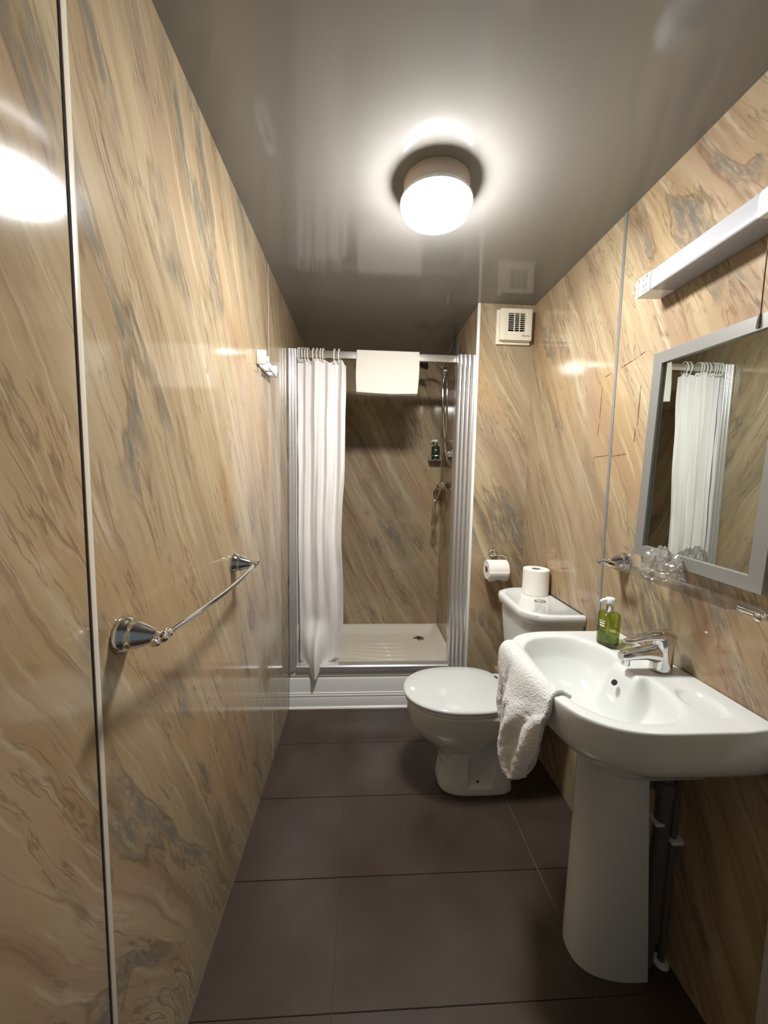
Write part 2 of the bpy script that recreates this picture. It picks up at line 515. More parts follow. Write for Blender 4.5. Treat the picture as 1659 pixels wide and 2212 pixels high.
mesh('drain_hole', *latheg([(0, .0045), (.0165, .0045), (.0165, .003), (0, .003)], (.405, 2.525, .187)), DARK, dr, 0)
for k in range(5):
    yk = 2.20 + k * .055
    mesh('grip_ridge', *tubeg(spline([(-.18, yk + .10 - k * .012, .1885), (.0, yk + .05 - k * .006, .1885), (.16, yk + .015, .1885), (.28, yk + .02, .1885)], 6), .0028, 6), ACRYLIC, tray, 60)

pl = thing('shower_plinth', ((XL + XBOX) / 2, YS, 0), 'white skirting boards boxing in the front of the shower tray', 'plinth')
xa, xb = XL + .001, YBOX and XBOX - .001
def strip(name, poly, mat=UPVC, par=pl): mesh(name, *prismg(poly, 'x', xa, xb), mat, par, 30)
Y = YS
strip('upper_board', [(Y + .030, .165), (Y + .012, .165), (Y + .012, .178), (Y + .006, .184), (Y + .006, .205), (Y + .010, .212), (Y + .030, .212)])
strip('middle_board', [(Y + .030, .0), (Y + .002, .0), (Y + .002, .160), (Y + .006, .168), (Y + .030, .168)])
strip('moulding', [(Y + .002, .066), (Y - .005, .066), (Y - .008, .071), (Y - .005, .077), (Y - .003, .080), (Y - .005, .085), (Y + .002, .088)])
strip('lower_board', [(Y + .002, .0), (Y - .010, .0), (Y - .010, .056), (Y - .006, .064), (Y + .002, .064)])
strip('sealant_bead', [(Y - .010, .0), (Y - .019, .0), (Y - .017, .006), (Y - .010, .011)], WHITEP)

# ------------------------------------------------------------------ shower frame: jambs, rail, track
fr = thing('shower_enclosure', ((XL + XBOX) / 2, 2.06, .214), 'polished aluminium shower frame with two jambs, top rail and bottom track', 'enclosure')
def jamb(pa, pb, ribs, par, back):
    """ribbed profile between plan points pa and pb, extruded full height; back: closing points"""
    (ax, ay), (bx, by) = pa, pb
    L_ = math.hypot(bx - ax, by - ay); nx, ny = -(by - ay) / L_, (bx - ax) / L_
    if ny > 0: nx, ny = -nx, -ny
    n = 60; prof = []
    for k in range(n + 1):
        t = k / n; d = .0065 * abs(math.sin(t * PI * ribs)) ** .5
        prof.append((ax + (bx - ax) * t + nx * d, ay + (by - ay) * t + ny * d))
    V, F = prismg(prof + back, 'z', .214, 1.975)
    for v in V:
        if v.z > 1.5: v.z = 1.300 + .675 * min(v.y, 2.04) / 2.04      # mitred top
    mesh('jamb', V, F, POLAL, par, 50)
jamb((XL + .001, 2.030), (XL + .045, 2.045), 3, fr, [(XL + .045, 2.085), (XL + .001, 2.085)])
jamb((.497, 2.040), (XBOX - .0045, 1.916), 4, fr, [(XBOX - .001, 1.916), (XBOX - .001, 2.085), (.497, 2.085)])
rail = mesh('rail', *boxg(XL + .03, XBOX - .05, 2.048, 2.072, 1.935, 1.972, .002), SATIN, fr, 30)
mesh('track', *prismg([(2.030, .214), (2.030, .240), (2.036, .247), (2.078, .247), (2.078, .2378), (2.05, .2378), (2.05, .214)], 'x', XL + .04, XBOX - .06), POLAL, fr, 30)

# ------------------------------------------------------------------ curtain, rings, hand towel on the rail
ring_x = [-.349, -.341, -.327, -.312, -.299, -.271, -.251, -.232, -.219, -.160, -.136]
def ringg(x):
    pts = []
    for k in range(28):
        a = 2 * PI * k / 28
        r = .027 + .002 * math.cos(2 * a)
        pts.append((x + .004 * math.sin(a), 2.060 + .019 * math.sin(a) + .0, 1.954 + (.031 if math.cos(a) > 0 else .040) * math.cos(a)))
    return tubeg(pts, .0028, 6, True)
ORD = ['', 'second ', 'third ', 'fourth ', 'fifth ', 'sixth ', 'seventh ', 'eighth ', 'ninth ', 'tenth ', '']
for k, x in enumerate(reversed(ring_x)):
    lab = 'white plastic curtain ring closest to the towel on the rail' if k == 0 else 'white plastic curtain ring at the wall end of the rail' if k == 10 else ORD[k] + 'white plastic curtain ring counted from the towel on the rail'
    mesh('curtain_ring', *ringg(x), WHITEP, None, 60, lab, 'curtain ring', 'white rings along the curtain rail')

def curtain_pt(u, v):
    # u across (0 wall .. 1 free edge), v down
    xl = -.366 + .014 * sm(.25, .0, abs(v - .12)) * 0 + .018 * sm(.6, 1, v)
    xl = -.356 + .002 * sm(.1, .3, v) * sm(.9, .4, v) + .006 * sm(.5, 1, v)
    xr = -.098 - .004 * sm(.0, .25, v) - .016 * sm(.3, .55, v) + .012 * sm(.55, .75, v) - .022 * sm(.85, 1, v)
    x = xl + (xr - xl) * u
    top = 1.928
    # scallops between the hooks
    d = min(abs(x - r) for r in ring_x)
    if u > .72: d = min(d, abs(x - ring_x[-1]))
    sc = min(d, .03)
    ztop = 1.932 - 0.9 * max(0, sc - .006) - .010 * sm(.92, 1.0, u)
    zbot = .248 + .006 * math.sin(u * 14)
    tip = math.exp(-((u - .38) / .22) ** 2)
    fold = (.015 * math.sin(u * 25 + 1.2 * math.sin(v * 2.0 + u * 3)) + .008 * math.sin(u * 44 + 2.0 + 1.6 * math.sin(2.2 * v)) * sm(1.0, .2, v) + .010 * math.sin(u * 11 - v * 2.0))
    amp = .55 + .45 * math.sin(PI * min(1, v * 1.1 + .1))
    y = 2.062 + fold * amp * (1 - .3 * v) + .034 * sm(.55, 1.0, v)
    z = ztop + (zbot - ztop) * v
    # tail of cloth caught over the track
    k = sm(.90, 1.0, v) * tip
    y -= .105 * sm(.84, .97, v) * tip
    z -= .068 * k
    x += (-.236 - x) * .34 * k
    y += .004 * noise.noise(Vector((x * 30, z * 6, 2.0)))
    x += .003 * noise.noise(Vector((u * 9, z * 5, 7.0)))
    return Vector((x, y, z))
cu = mesh('shower_curtain', *gridg(170, 120, curtain_pt), CURT, None, 180, 'white fabric shower curtain drawn to the left wall, tail over the track', 'curtain')
solidify(cu, .0012)

def towel_rail(u, v):
    x = -.043 + .334 * u
    w = .004 * math.sin(u * 7 + 1) + .003 * noise.noise(Vector((u * 4, v * 5, 1)))
    s = (v - .5) * 2
    arc = .035
    zt = 1.979
    if abs(s) < .10:
        a = s / .10 * PI / 2
        y = 2.060 - .0165 * math.sin(a); z = zt + .006 * math.cos(a) - .004
    else:
        t = (abs(s) - .10) / .90
        y = 2.060 - math.copysign(.0165 + .004 * t + w * t, s)
        z = zt - .004 - (.215 + .004 * math.sin(u * 3)) * t
        x += .004 * math.sin(t * 3) * (1 if u > .5 else -1) - .008 * t * u
    return Vector((x, y, z))
tw = mesh('hand_towel', *gridg(60, 90, towel_rail), LINEN, None, 180, 'folded cream-white towel hung over the shower rail', 'towel')
solidify(tw, .006)

# ------------------------------------------------------------------ ceiling lamp
lx, ly = .207, 1.180
lamp = thing('ceiling_lamp', (lx, ly, 2.085), 'round lit ceiling lamp with opal dome', 'lamp')
mesh('lamp_base', *latheg([(0, 2.1765), (.098, 2.1765), (.098, 2.130), (.094, 2.128), (0, 2.128)], (lx, ly, 0), seg=64), BASEM, lamp, 30)
mesh('rim_ring', *latheg([(.092, 2.1285), (.1065, 2.1285), (.1080, 2.125), (.1070, 2.1192), (.1040, 2.1190), (.1005, 2.120), (.092, 2.123)], (lx, ly, 0), seg=64), WHITEP, lamp, 50)
mesh('opal_dome', *latheg([(.1000, 2.1205), (.1015, 2.117), (.1018, 2.106), (.098, 2.096), (.086, 2.0885), (.06, 2.0855), (0, 2.085)], (lx, ly, 0), seg=64), GLOW, lamp, 60)

# ------------------------------------------------------------------ extractor fan
fan = thing('extractor_fan', (.74, YBOX, 1.985), 'white square extractor fan with grille high beside the shower', 'extractor fan')
fx0, fx1, fz0, fz1, fy = .659, .820, 1.992, 2.142, YBOX - .040
gx0, gx1, gz0, gz1 = .700, .784, 2.035, 2.122
def fbx(x0, x1, z0, z1, ya=fy, yb_=YBOX - .001, bev=.003): return boxg(x0, x1, ya, yb_, z0, z1, bev)
mesh('housing', *join(boxg(fx0 - .010, fx1, YBOX - .014, YBOX - .0005, fz0 - .012, fz1 + .002, .002), fbx(fx0, gx0, fz0, fz1, bev=.006), fbx(gx1, fx1 - .002, fz0, fz1, bev=.006), fbx(gx0 - .006, gx1 + .006, fz0, gz0, bev=.005), fbx(gx0 - .006, gx1 + .006, gz1, fz1, bev=.005)), PLASTIC, fan, 40)
mesh('grille_recess', *boxg(gx0 - .001, gx1 + .001, fy + .018, fy + .022, gz0 - .001, gz1 + .001), DARK, fan, 0)
for k in range(9):
    zc = gz0 + (k + .5) * (gz1 - gz0) / 9 + .004
    mesh('louvre', *prismg([(fy + .001, zc - .0012), (fy + .012, zc + .003), (fy + .012, zc + .005), (fy + .001, zc + .0012)], 'x', gx0 - .018, gx1 + .022), PLASTIC, fan, 0)
for xv in (.729, .755):
    mesh('grille_bar', *boxg(xv - .0016, xv + .0016, fy - .0005, fy + .006, gz0, gz1), PLASTIC, fan, 0)

def text(name, body, size, mat, M, par, extrude=.0004):
    cu_ = bpy.data.curves.new(name, 'FONT'); cu_.body = body; cu_.size = size; cu_.extrude = extrude
    tmp = bpy.data.objects.new(name, cu_); COL.objects.link(tmp)
    bpy.context.view_layer.update()
    dg = bpy.context.evaluated_depsgraph_get()
    me = bpy.data.meshes.new_from_object(tmp.evaluated_get(dg))
    me.transform(M)
    bpy.data.objects.remove(tmp)
    V = [v.co.copy() for v in me.vertices]; F = [list(p.vertices) for p in me.polygons]
    return mesh(name, V, F, mat, par, 0)
text('maker_lettering', 'Vent-Axia', .0095, INK, Matrix.Translation((.768, fy - .0006, 2.011)) @ Matrix.Rotation(PI / 2, 4, 'X'), fan)

# ------------------------------------------------------------------ shaver light, cord
sl = thing('shaver_light', (.81, .88, 1.826), 'unlit wall strip light with shaver socket above the mirror', 'light')
def prof(x_front):
    return [(XR - .001, 1.828), (x_front + .002, 1.826), (x_front, 1.829), (x_front, 1.862), (x_front + .004, 1.876), (x_front + .016, 1.886), (x_front + .04, 1.889), (XR - .001, 1.889)]
mesh('far_end_cap', *prismg(prof(.769), 'y', 1.020, 1.072), WHITEP, sl, 30)
mesh('near_end_cap', *prismg(prof(.769), 'y', .690, .742), WHITEP, sl, 30)
mesh('diffuser', *prismg(prof(.7705), 'y', .742, 1.020), DIFF, sl, 30)
mesh('socket_slot', *boxg(.7682, .7695, 1.0610, 1.0640, 1.829, 1.872), GINK, sl, 0)
for (ya, yb_, za, zb) in [(1.031, 1.036, 1.866, 1.871), (1.041, 1.045, 1.858, 1.866), (1.041, 1.045, 1.842, 1.850), (1.033, 1.036, 1.842, 1.851), (1.030, 1.048, 1.833, 1.8355)]:
    mesh('socket_hole', *boxg(.7680, .7695, ya, yb_, za, zb), GINK, sl, 0)
pc = thing('pull_cord', (.752, .70, 1.6), 'brown light cord with small metal pull in front of the mirror frame', 'pull cord')
mesh('cord', *tubeg([(.790, .705, 1.828), (.756, .702, 1.80), (.752, .700, 1.70), (.752, .700, 1.624)], .0012, 6), CORD, pc, 60)
mesh('pull', *latheg([(0, 1.627), (.003, 1.627), (.0045, 1.615), (.0055, 1.602), (.004, 1.600), (0, 1.600)], (.752, .70, 0), seg=16), CHROME, pc, 40)

# ------------------------------------------------------------------ mirror
mi = thing('wall_mirror', (.835, .889, 1.08), 'rectangular wall mirror in a grey silver frame above the basin', 'mirror')
my0, my1, mz0, mz1, fw_ = .706, 1.072, 1.083, 1.660, .031
def fpiece(p): mesh('frame_rail', *p, FRAME, mi, 30)
def mitre(pts):  # pts in (y,z), bevelled section
    V = []
    for x in (.821, XR - .001):
        V += [Vector((x, y, z)) for y, z in pts]
    return V, [[0, 1, 2, 3], [7, 6, 5, 4], [0, 4, 5, 1], [1, 5, 6, 2], [2, 6, 7, 3], [3, 7, 4, 0]]
fpiece(mitre([(my0, mz0), (my1, mz0), (my1 - fw_, mz0 + fw_), (my0 + fw_, mz0 + fw_)]))
fpiece(mitre([(my0, mz1), (my1, mz1), (my1 - fw_, mz1 - fw_), (my0 + fw_, mz1 - fw_)]))
fpiece(mitre([(my0, mz0), (my0, mz1), (my0 + fw_, mz1 - fw_), (my0 + fw_, mz0 + fw_)]))
fpiece(mitre([(my1, mz0), (my1, mz1), (my1 - fw_, mz1 - fw_), (my1 - fw_, mz0 + fw_)]))
mi.rotation_euler = (math.radians(2.2), 0, 0)
mesh('mirror_glass', *boxg(.829, .834, my0 + fw_ - .004, my1 - fw_ + .004, mz0 + fw_ - .004, mz1 - fw_ + .004), MIRROR, mi, 0)

# ------------------------------------------------------------------ towel bar (left wall)
POST = [(0, 0), (.031, 0), (.0315, .004), (.027, .012), (.024, .017), (.0245, .021), (.023, .026), (.017, .040), (.011, .053), (.0085, .060), (.0105, .064), (.0105, .070), (.007, .074), (0, .075)]
tb = thing('towel_bar', (XL, .9, 1.02), 'chrome towel bar with bell-shaped posts on the left wall', 'towel bar')
yA, yB_, zb = .632, 1.172, 1.028
for y in (yA, yB_):
    mesh('post', *latheg(POST, (XL + .0005, y, zb + .004), (1, 0, -.05), 28), CHROME, tb, 50)
xe = XL + .066
mesh('bar', *tubeg([(xe + .016 * math.sin(PI * k / 20), yA + .012 + (yB_ - yA - .024) * k / 20, zb) for k in range(21)], .0062, 12), CHROME, tb, 60)
for y, s in ((yA, -1), (yB_, 1)):
    mesh('finial', *latheg([(0, -.030), (.006, -.029), (.0085, -.022), (.006, -.016), (.005, -.013), (.009, -.009), (.0105, 0), (.009, .009), (.0075, .012), (.009, .015), (.009, .019), (0, .020)], (xe, y, zb), (0, -s, 0), 24), CHROME, tb, 50)

# ------------------------------------------------------------------ white hook bracket (left wall)
hk = thing('hook_bracket', (XL, 1.5, 1.72), 'small white plastic hook bracket high on the left wall', 'hook')
hy0, hy1, hx, hz0, hz1 = 1.452, 1.640, XL + .036, 1.720, 1.772
mesh('near_plate', *boxg(XL + .0005, hx, hy0, hy0 + .010, hz0, hz1, .003), WHITEP, hk, 30)
mesh('back_plate', *boxg(XL + .0005, XL + .007, hy0 + .006, hy1, hz0, hz1, .002), WHITEP, hk, 30)
mesh('lower_lip', *join(boxg(hx - .006, hx, hy0 + .05, hy1, hz0, hz0 + .022, .002), boxg(XL + .004, hx, hy1 - .012, hy1, hz0, hz0 + .046, .002), boxg(XL + .004, hx, hy0 + .10, hy0 + .11, hz0, hz0 + .006, .001)), WHITEP, hk, 30)
mesh('hook_tongue', *latheg([(0, 0), (.005, .001), (.006, .010), (.004, .022), (0, .025)], (hx - .004, hy0 + .045, hz0 + .018), (0, 0, 1), 12), WHITEP, hk, 40)

# ------------------------------------------------------------------ glass shelf with brackets
sh = thing('glass_shelf', (.80, .89, 1.03), 'clear glass shelf on chrome brackets under the mirror', 'shelf')
SZ = 1.046
mesh('glass_plate', *prismg([(.748, 1.062), (.748, .708), (.752, .704), (.820, .700), (.820, 1.070), (.752, 1.066)], 'z', SZ, SZ + .006), GLASS, sh, 0)
for y in (1.138, .652):
    br = mesh('bracket', *latheg([(r * .98, h * .90) for r, h in POST], (XR - .0005, y, SZ + .004), (-1, 0, 0), 28), CHROME, sh, 50)
    s = -1 if y > .9 else 1
    mesh('clip', *tubeg([(XR - .064, y + s * .004, SZ + .003), (XR - .064, y + s * .030, SZ + .003), (XR - .064, y + s * .056, SZ + .003)], [.009, .010, .0085], 14), CHROME, br, 40)
    mesh('finial', *latheg([(0, -.002), (.0065, .0), (.0085, .007), (.0055, .012), (.005, .016), (.0085, .021), (.0085, .026), (0, .031)], (XR - .064, y, SZ + .004), (-1, 0, 0), 20), CHROME, br, 50)

# crumpled clear bag
def bagg():
    V, F = [], []
    nu, nv = 44, 26
    c = Vector((.789, .925, SZ + .0065))
    for j in range(nv + 1):
        ph = PI / 2 * (j / nv) * 1.0
        for i in range(nu):
            th = 2 * PI * i / nu
            d = Vector((math.cos(th) * math.cos(ph), math.sin(th) * math.cos(ph), math.sin(ph)))
            n1 = noise.noise(d * 2.3 + Vector((3, 1, 4))); n2 = abs(noise.noise(d * 5.0 + Vector((9, 2, 1)))); n3 = abs(noise.noise(d * 11))
            r = 1 + .22 * n1 - .30 * n2 - .12 * n3
            V.append(c + Vector((d.x * .040 * r, d.y * .062 * r, max(0.0, d.z * .084 * r + (.003 if j == 0 else 0)))))
    for j in range(nv):
        for i in range(nu):
            F.append([j * nu + i, j * nu + (i + 1) % nu, (j + 1) * nu + (i + 1) % nu, (j + 1) * nu + i])
    return V, F
mesh('plastic_bag', *bagg(), FILM, None, 25, 'crumpled clear plastic bag lying on the glass shelf', 'bag')

# ------------------------------------------------------------------ basin and pedestal
BY, BB, BZ = .907, .251, .812
def basin_outline(n=150):
    pts = []
    # front superellipse from near side round to far side, then back edge
    m = n
    for k in range(m + 1):
        a = -PI / 2 + PI * k / m
        ca, sa = math.cos(a), math.sin(a)
        x = .655 - .224 * math.copysign(abs(ca) ** (2 / 3.1), ca)
        y = BY + BB * math.copysign(abs(sa) ** (2 / 3.1), sa)
        pts.append((x, y))
    for k in range(1, 12): pts.append((.655 + (.8435 - .655) * k / 12, BY + BB))
    for k in range(61): pts.append((.8435, BY + BB - 2 * BB * k / 60))
    for k in range(11, 0, -1): pts.append((.655 + (.8435 - .655) * k / 12, BY - BB))
    return pts
OUT = [(p.x, p.y) for p in resample([(x, y, 0) for x, y in basin_outline(400)], 300)]
bc = (.625, BY)
def basin_top(x, y):
    dx, dy = x - .612, y - BY
    ax = .150 if dx < 0 else .118
    b = ((abs(dx) / ax) ** 2.5 + (abs(dy) / .212) ** 2.5) ** (1 / 2.5)
    h = BZ + .004 * sm(.765, .815, x)
    hb = BZ - .010 - .125 * max(0.0, 1 - b ** 2.6) ** .75
    t = sm(1.10, .88, b)
    hh = h + (hb - h) * t
    # tap platform pushes into the bowl
    pf = sm(.082, .040, abs(dy)) * sm(.648, .705, x)
    hh = max(hh, hh + (h - hh) * pf)
    # soap rests either side
    for s in (-1, 1):
        e = math.hypot((x - .765) / .036, (y - BY - s * .15) / .060)
        hh -= .006 * sm(1.0, .75, e)
    return hh
rings = []
NR = 90
for j in range(NR + 1):
    t = .015 + (.985 - .015) * (j / NR) ** .9
    ring = []
    for (x, y) in OUT:
        px, py = bc[0] + (x - bc[0]) * t, bc[1] + (y - bc[1]) * t
        ring.append(Vector((px, py, basin_top(px, py))))
    rings.append(ring)
def edge(t, dz):
    return [Vector((bc[0] + (x - bc[0]) * t, bc[1] + (y - bc[1]) * t, BZ + .004 * sm(.765, .815, x) + dz)) for x, y in OUT]
rings += [edge(.994, -.0015), edge(.9985, -.006), edge(1.0, -.012), edge(.998, -.03)]
c2 = (.843, BY)
for z, s, sy in [(.750, .990, .992), (.728, .972, .972), (.706, .935, .925), (.684, .88, .84), (.660, .81, .72), (.636, .74, .60), (.612, .69, .48), (.592, .65, .42), (.582, .60, .40)]:
    rings.append([Vector((c2[0] + (x - c2[0]) * s, c2[1] + (y - c2[1]) * sy, z)) for x, y in OUT])
ba = thing('wash_basin', (.64, BY, 0), 'white ceramic pedestal wash basin on the right wall', 'basin')
bowl = mesh('bowl', *loftg(rings), CERAMIC, ba, 50)
mesh('waste', *latheg([(0, 0), (.026, 0), (.028, .002), (.022, .0045), (.012, .003), (0, .003)], (.610, BY, basin_top(.610, BY) - .0005), seg=28), CHROME, bowl, 40)
mesh('overflow_hole', *latheg([(0, 0), (.008, 0), (.008, .003), (0, .003)], (.6690, BY - .002, .776), (-1, 0, .75), 20), DARK, bowl, 0)
# pedestal: open-backed shell
def ped_ring(z, inset=0.0):
    t = z / .60
    xf, xr = .586 + .014 * t + inset, .760 - .045 * t
    hw = .083 - inset
    out = []
    for k in range(33):
        a = -PI / 2 + PI * k / 32
        ca, sa = math.cos(a), math.sin(a)
        out.append(Vector((xr - (xr - xf) * abs(ca) ** (2 / 2.6), BY + hw * math.copysign(abs(sa) ** (2 / 2.6), sa), z)))
    return out
zs = [0, .004, .05, .1, .2, .3, .4, .5, .56, .60, .625]
V, F = [], []
rows_ = []
for z in zs:
    o_, i_ = ped_ring(min(z, .62)), ped_ring(min(z, .62), .012)
    for p in o_ + i_: p.z = z
    rows_.append(o_ + i_[::-1])
V, F = loftg(rows_)
mesh('pedestal', V, F, CERAMIC, ba, 40)

# ------------------------------------------------------------------ basin tap
tp = thing('basin_tap', (.795, BY, .816), 'chrome single-lever mixer tap on the basin', 'tap')
tx, ty, tz = .789, BY - .006, .8155
rings = []
for z, rx, ry, ox in [(0, .0275, .025, 0), (.003, .0275, .025, 0), (.012, .0255, .0235, 0), (.04, .0250, .023, .001), (.080, .0250, .023, .002), (.092, .0245, .0225, .002), (.098, .021, .020, .002)]:
    rings.append([Vector((tx + ox + rx * math.cos(2 * PI * k / 32), ty + ry * math.sin(2 * PI * k / 32), tz + z)) for k in range(32)])
mesh('tap_body', *loftg(rings), CHROME, tp, 50)
def limb(stations, n=24):
    rs = []
    for (x, z, hw, hh) in stations:
        rs.append([Vector((x, ty + hw * math.copysign(abs(math.cos(2 * PI * k / n)) ** .8, math.cos(2 * PI * k / n)), z + hh * math.copysign(abs(math.sin(2 * PI * k / n)) ** .8, math.sin(2 * PI * k / n)))) for k in range(n)])
    return loftg(rs)
sp_ = mesh('spout', *limb([(tx + .012, tz + .040, .018, .028), (tx - .016, tz + .042, .0195, .025), (tx - .05, tz + .044, .0185, .016), (tx - .085, tz + .040, .0175, .0125), (tx - .104, tz + .0365, .016, .0115), (tx - .112, tz + .0345, .012, .009)]), CHROME, tp, 50)
mesh('aerator', *latheg([(0, .0), (.010, 0), (.0105, .004), (.0105, .018), (0, .018)], (tx - .098, ty, tz + .012), (0, 0, 1), 20), CHROME, sp_, 40)
mesh('lever', *limb([(tx + .0265, tz + .088, .016, .0095), (tx + .014, tz + .090, .0228, .0165), (tx - .02, tz + .092, .0195, .012), (tx - .055, tz + .086, .0155, .0075), (tx - .085, tz + .0795, .0125, .005), (tx - .100, tz + .0765, .010, .0040), (tx - .106, tz + .075, .006, .0025)]), CHROME, tp, 50)

# ------------------------------------------------------------------ soap bottle
def soap_bottle(cx, cy, cz, label, H_=.098, r=.030, glass=GREENB, liquid=GREENL, base=DARKBASE, turn=0.0, lettering=True, k=1.0):
    bt = thing('soap_bottle', (cx, cy, cz), label, 'bottle')
    bo = mesh('bottle_body', *latheg([(0, 0), (r - .003, 0), (r, .003), (r, H_ - .006), (r - .004, H_ - .001), (.013, H_ + .002), (.0125, H_ + .005)], (cx, cy, cz), seg=40), glass, bt, 50)
    mesh('liquid', *latheg([(0, .010), (r - .0025, .010), (r - .0025, H_ * .30), (0, H_ * .30)], (cx, cy, cz), seg=32), liquid, bo, 40)
    mesh('thick_base', *latheg([(0, .0012), (r - .0035, .0012), (r - .0022, .004), (r - .0022, .0095), (0, .0095)], (cx, cy, cz), seg=32), base, bo, 40)
    mesh('dip_tube', *latheg([(0, .012), (.003, .012), (.003, H_), (0, H_)], (cx, cy, cz), seg=10), pmat('dip_tube_plastic', lin(206, 220, 150), .3), bo, 40)
    mesh('collar', *latheg([(0, H_ + .001), (.0135, H_ + .001), (.0135, H_ + .004), (.0115, H_ + .005), (.0115, H_ + .022), (0, H_ + .022)], (cx, cy, cz), seg=24), CHROME, bt, 40)
    c_, s_ = math.cos(turn), math.sin(turn)
    V, F = latheg([(0, H_ + .018), (.0045, H_ + .018), (.0045, H_ + .028), (.0135, H_ + .028), (.0145, H_ + .031), (.0145, H_ + .040), (.012, H_ + .044), (0, H_ + .045)], (cx, cy, cz), seg=24)
    P = tubeg([(cx + c_ * d, cy + s_ * d, cz + H_ + .0385 - dz) for d, dz in ((0, 0), (.012, 0), (.022, .0015), (.031, .005))], [.0060, .0060, .0052, .0038], 10)
    mesh('pump_head', *join((V, F), P), WHITEP, bt, 50)
    if lettering:
        for q, (w_, z_, h_) in enumerate([(.020, .074, .0022), (.016, .066, .0045), (.015, .058, .0050)]):
            vs = []
            for j in range(9):
                a = turn + .35 + (j / 8 - .5) * w_ / r
                for zz in (z_, z_ + h_): 
                    for rr_ in (r + .0003, r - .0004): vs.append(Vector((cx + rr_ * math.cos(a), cy + rr_ * math.sin(a), cz + zz)))
            fs = []
            for j in range(8):
                i = 4 * j
                fs += [[i, i + 4, i + 6, i + 2], [i + 1, i + 3, i + 7, i + 5], [i, i + 1, i + 5, i + 4], [i + 2, i + 6, i + 7, i + 3]]
            fs += [[0, 2, 3, 1], [32, 33, 35, 34]]
            mesh('label_print', vs, fs, WINK, bo, 0)
    return bt
soap_bottle(.752, 1.062, .8125, 'green soap bottle with white pump on the basin beside the tap', turn=PI)

# ------------------------------------------------------------------ towel over the basin rim
TOW = [
    [(.486, 1.060, .790), (.476, .946, .792), (.474, .878, .796), (.488, .802, .797)],
    [(.455, 1.062, .816), (.446, .950, .818), (.444, .880, .819), (.455, .795, .815)],
    [(.430, 1.066, .806), (.424, .970, .806), (.421, .885, .808), (.434, .783, .806)],
    [(.424, 1.068, .760), (.421, .990, .748), (.412, .900, .746), (.428, .777, .790)],
    [(.422, 1.058, .690), (.424, .985, .700), (.408, .905, .716), (.424, .774, .772)],
    [(.422, 1.052, .630), (.426, .976, .655), (.404, .902, .683), (.420, .776, .757)],
    [(.424, 1.032, .570), (.426, .985, .592), (.402, .913, .629), (.418, .788, .717)],
    [(.424, .993, .527), (.420, .957, .551), (.402, .905, .588), (.416, .811, .652)],
    [(.424, .965, .508), (.416, .932, .530), (.406, .890, .557), (.416, .829, .610)],
    [(.424, .905, .524), (.418, .893, .530), (.414, .872, .544), (.418, .850, .576)],
]
def cr(p0, p1, p2, p3, t):
    return 0.5 * ((2 * p1) + (p2 - p0) * t + (2 * p0 - 5 * p1 + 4 * p2 - p3) * t * t + (3 * p1 - p0 - 3 * p2 + p3) * t ** 3)
def crv(P, u):
    n = len(P) - 1; f = min(u * n, n - 1e-6); i = int(f); t = f - i
    g = lambda k: P[max(0, min(n, k))] if 0 <= k <= n else (P[0] * 2 - P[1] if k < 0 else P[n] * 2 - P[n - 1])
    return cr(g(i - 1), g(i), g(i + 1), g(i + 2), t)
def towel_pt(u, v):
    rowsP = [crv([Vector(p) for p in r], u) for r in TOW]
    p = crv(rowsP, v)
    k = sm(.2, .45, v)
    # soft rolls and creases
    p.x += k * (.006 * noise.noise(Vector((p.y * 13 - p.z * 9, p.z * 4, 3))) + .0022 * noise.noise(Vector((p.y * 46 + p.z * 30, p.z * 14, 8))) + .0016 * noise.noise(Vector((p.y * 90, p.z * 90, 5))))
    p.x += k * .007 * math.sin(26 * u + 9 * v) * sm(.35, .6, v)
    p.x -= k * .022 * math.exp(-((u - .62 - .1 * (v - .6)) / .22) ** 2) - k * .012 * math.exp(-((u - .36) / .06) ** 2)
    p.y += k * .004 * noise.noise(Vector((p.z * 40, u * 6, 1)))
    return p
t2 = mesh('hand_towel', *gridg(80, 110, towel_pt), TERRY, None, 180, 'crumpled white terry towel draped over the front of the basin', 'towel')
solidify(t2, .013, 0.3)

# ------------------------------------------------------------------ toilet
CY = 1.508
wc = thing('toilet', (.5, CY, 0), 'white close-coupled toilet with lid down, facing the left wall', 'toilet')
TAB = [  # z, xmin, xmax, half width, front exponent, centre x
    (0.000, .338, .648, .098, 3.2, .49), (.006, .335, .650, .102, 3.2, .49), (.03, .337, .648, .100, 3.2, .49),
    (.095, .346, .642, .095, 3.0, .49), (.150, .340, .645, .096, 2.7, .48), (.185, .318, .650, .102, 2.5, .46),
    (.215, .272, .665, .115, 2.35, .45), (.240, .242, .685, .126, 2.3, .44), (.285, .213, .73, .147, 2.25, .43),
    (.330, .200, .79, .162, 2.2, .42), (.360, .196, .80, .168, 2.2, .42), (.378, .195, .80, .170, 2.2, .42), (.386, .198, .80, .167, 2.2, .42)]
REC = [(.445, .034), (.548, .030), (.578, .22), (.586, .345), (.556, .345), (.476, .185), (.447, .165)]
def polydist(x, z):
    inside = False; dm = 9
    n = len(REC)
    for i in range(n):
        x1_, z1_ = REC[i]; x2_, z2_ = REC[(i + 1) % n]
        if (z1_ > z) != (z2_ > z) and x < (x2_ - x1_) * (z - z1_) / (z2_ - z1_) + x1_: inside = not inside
        dx, dz = x2_ - x1_, z2_ - z1_
        t = max(0, min(1, ((x - x1_) * dx + (z - z1_) * dz) / (dx * dx + dz * dz)))
        dm = min(dm, math.hypot(x - x1_ - t * dx, z - z1_ - t * dz))
    return dm if inside else -dm
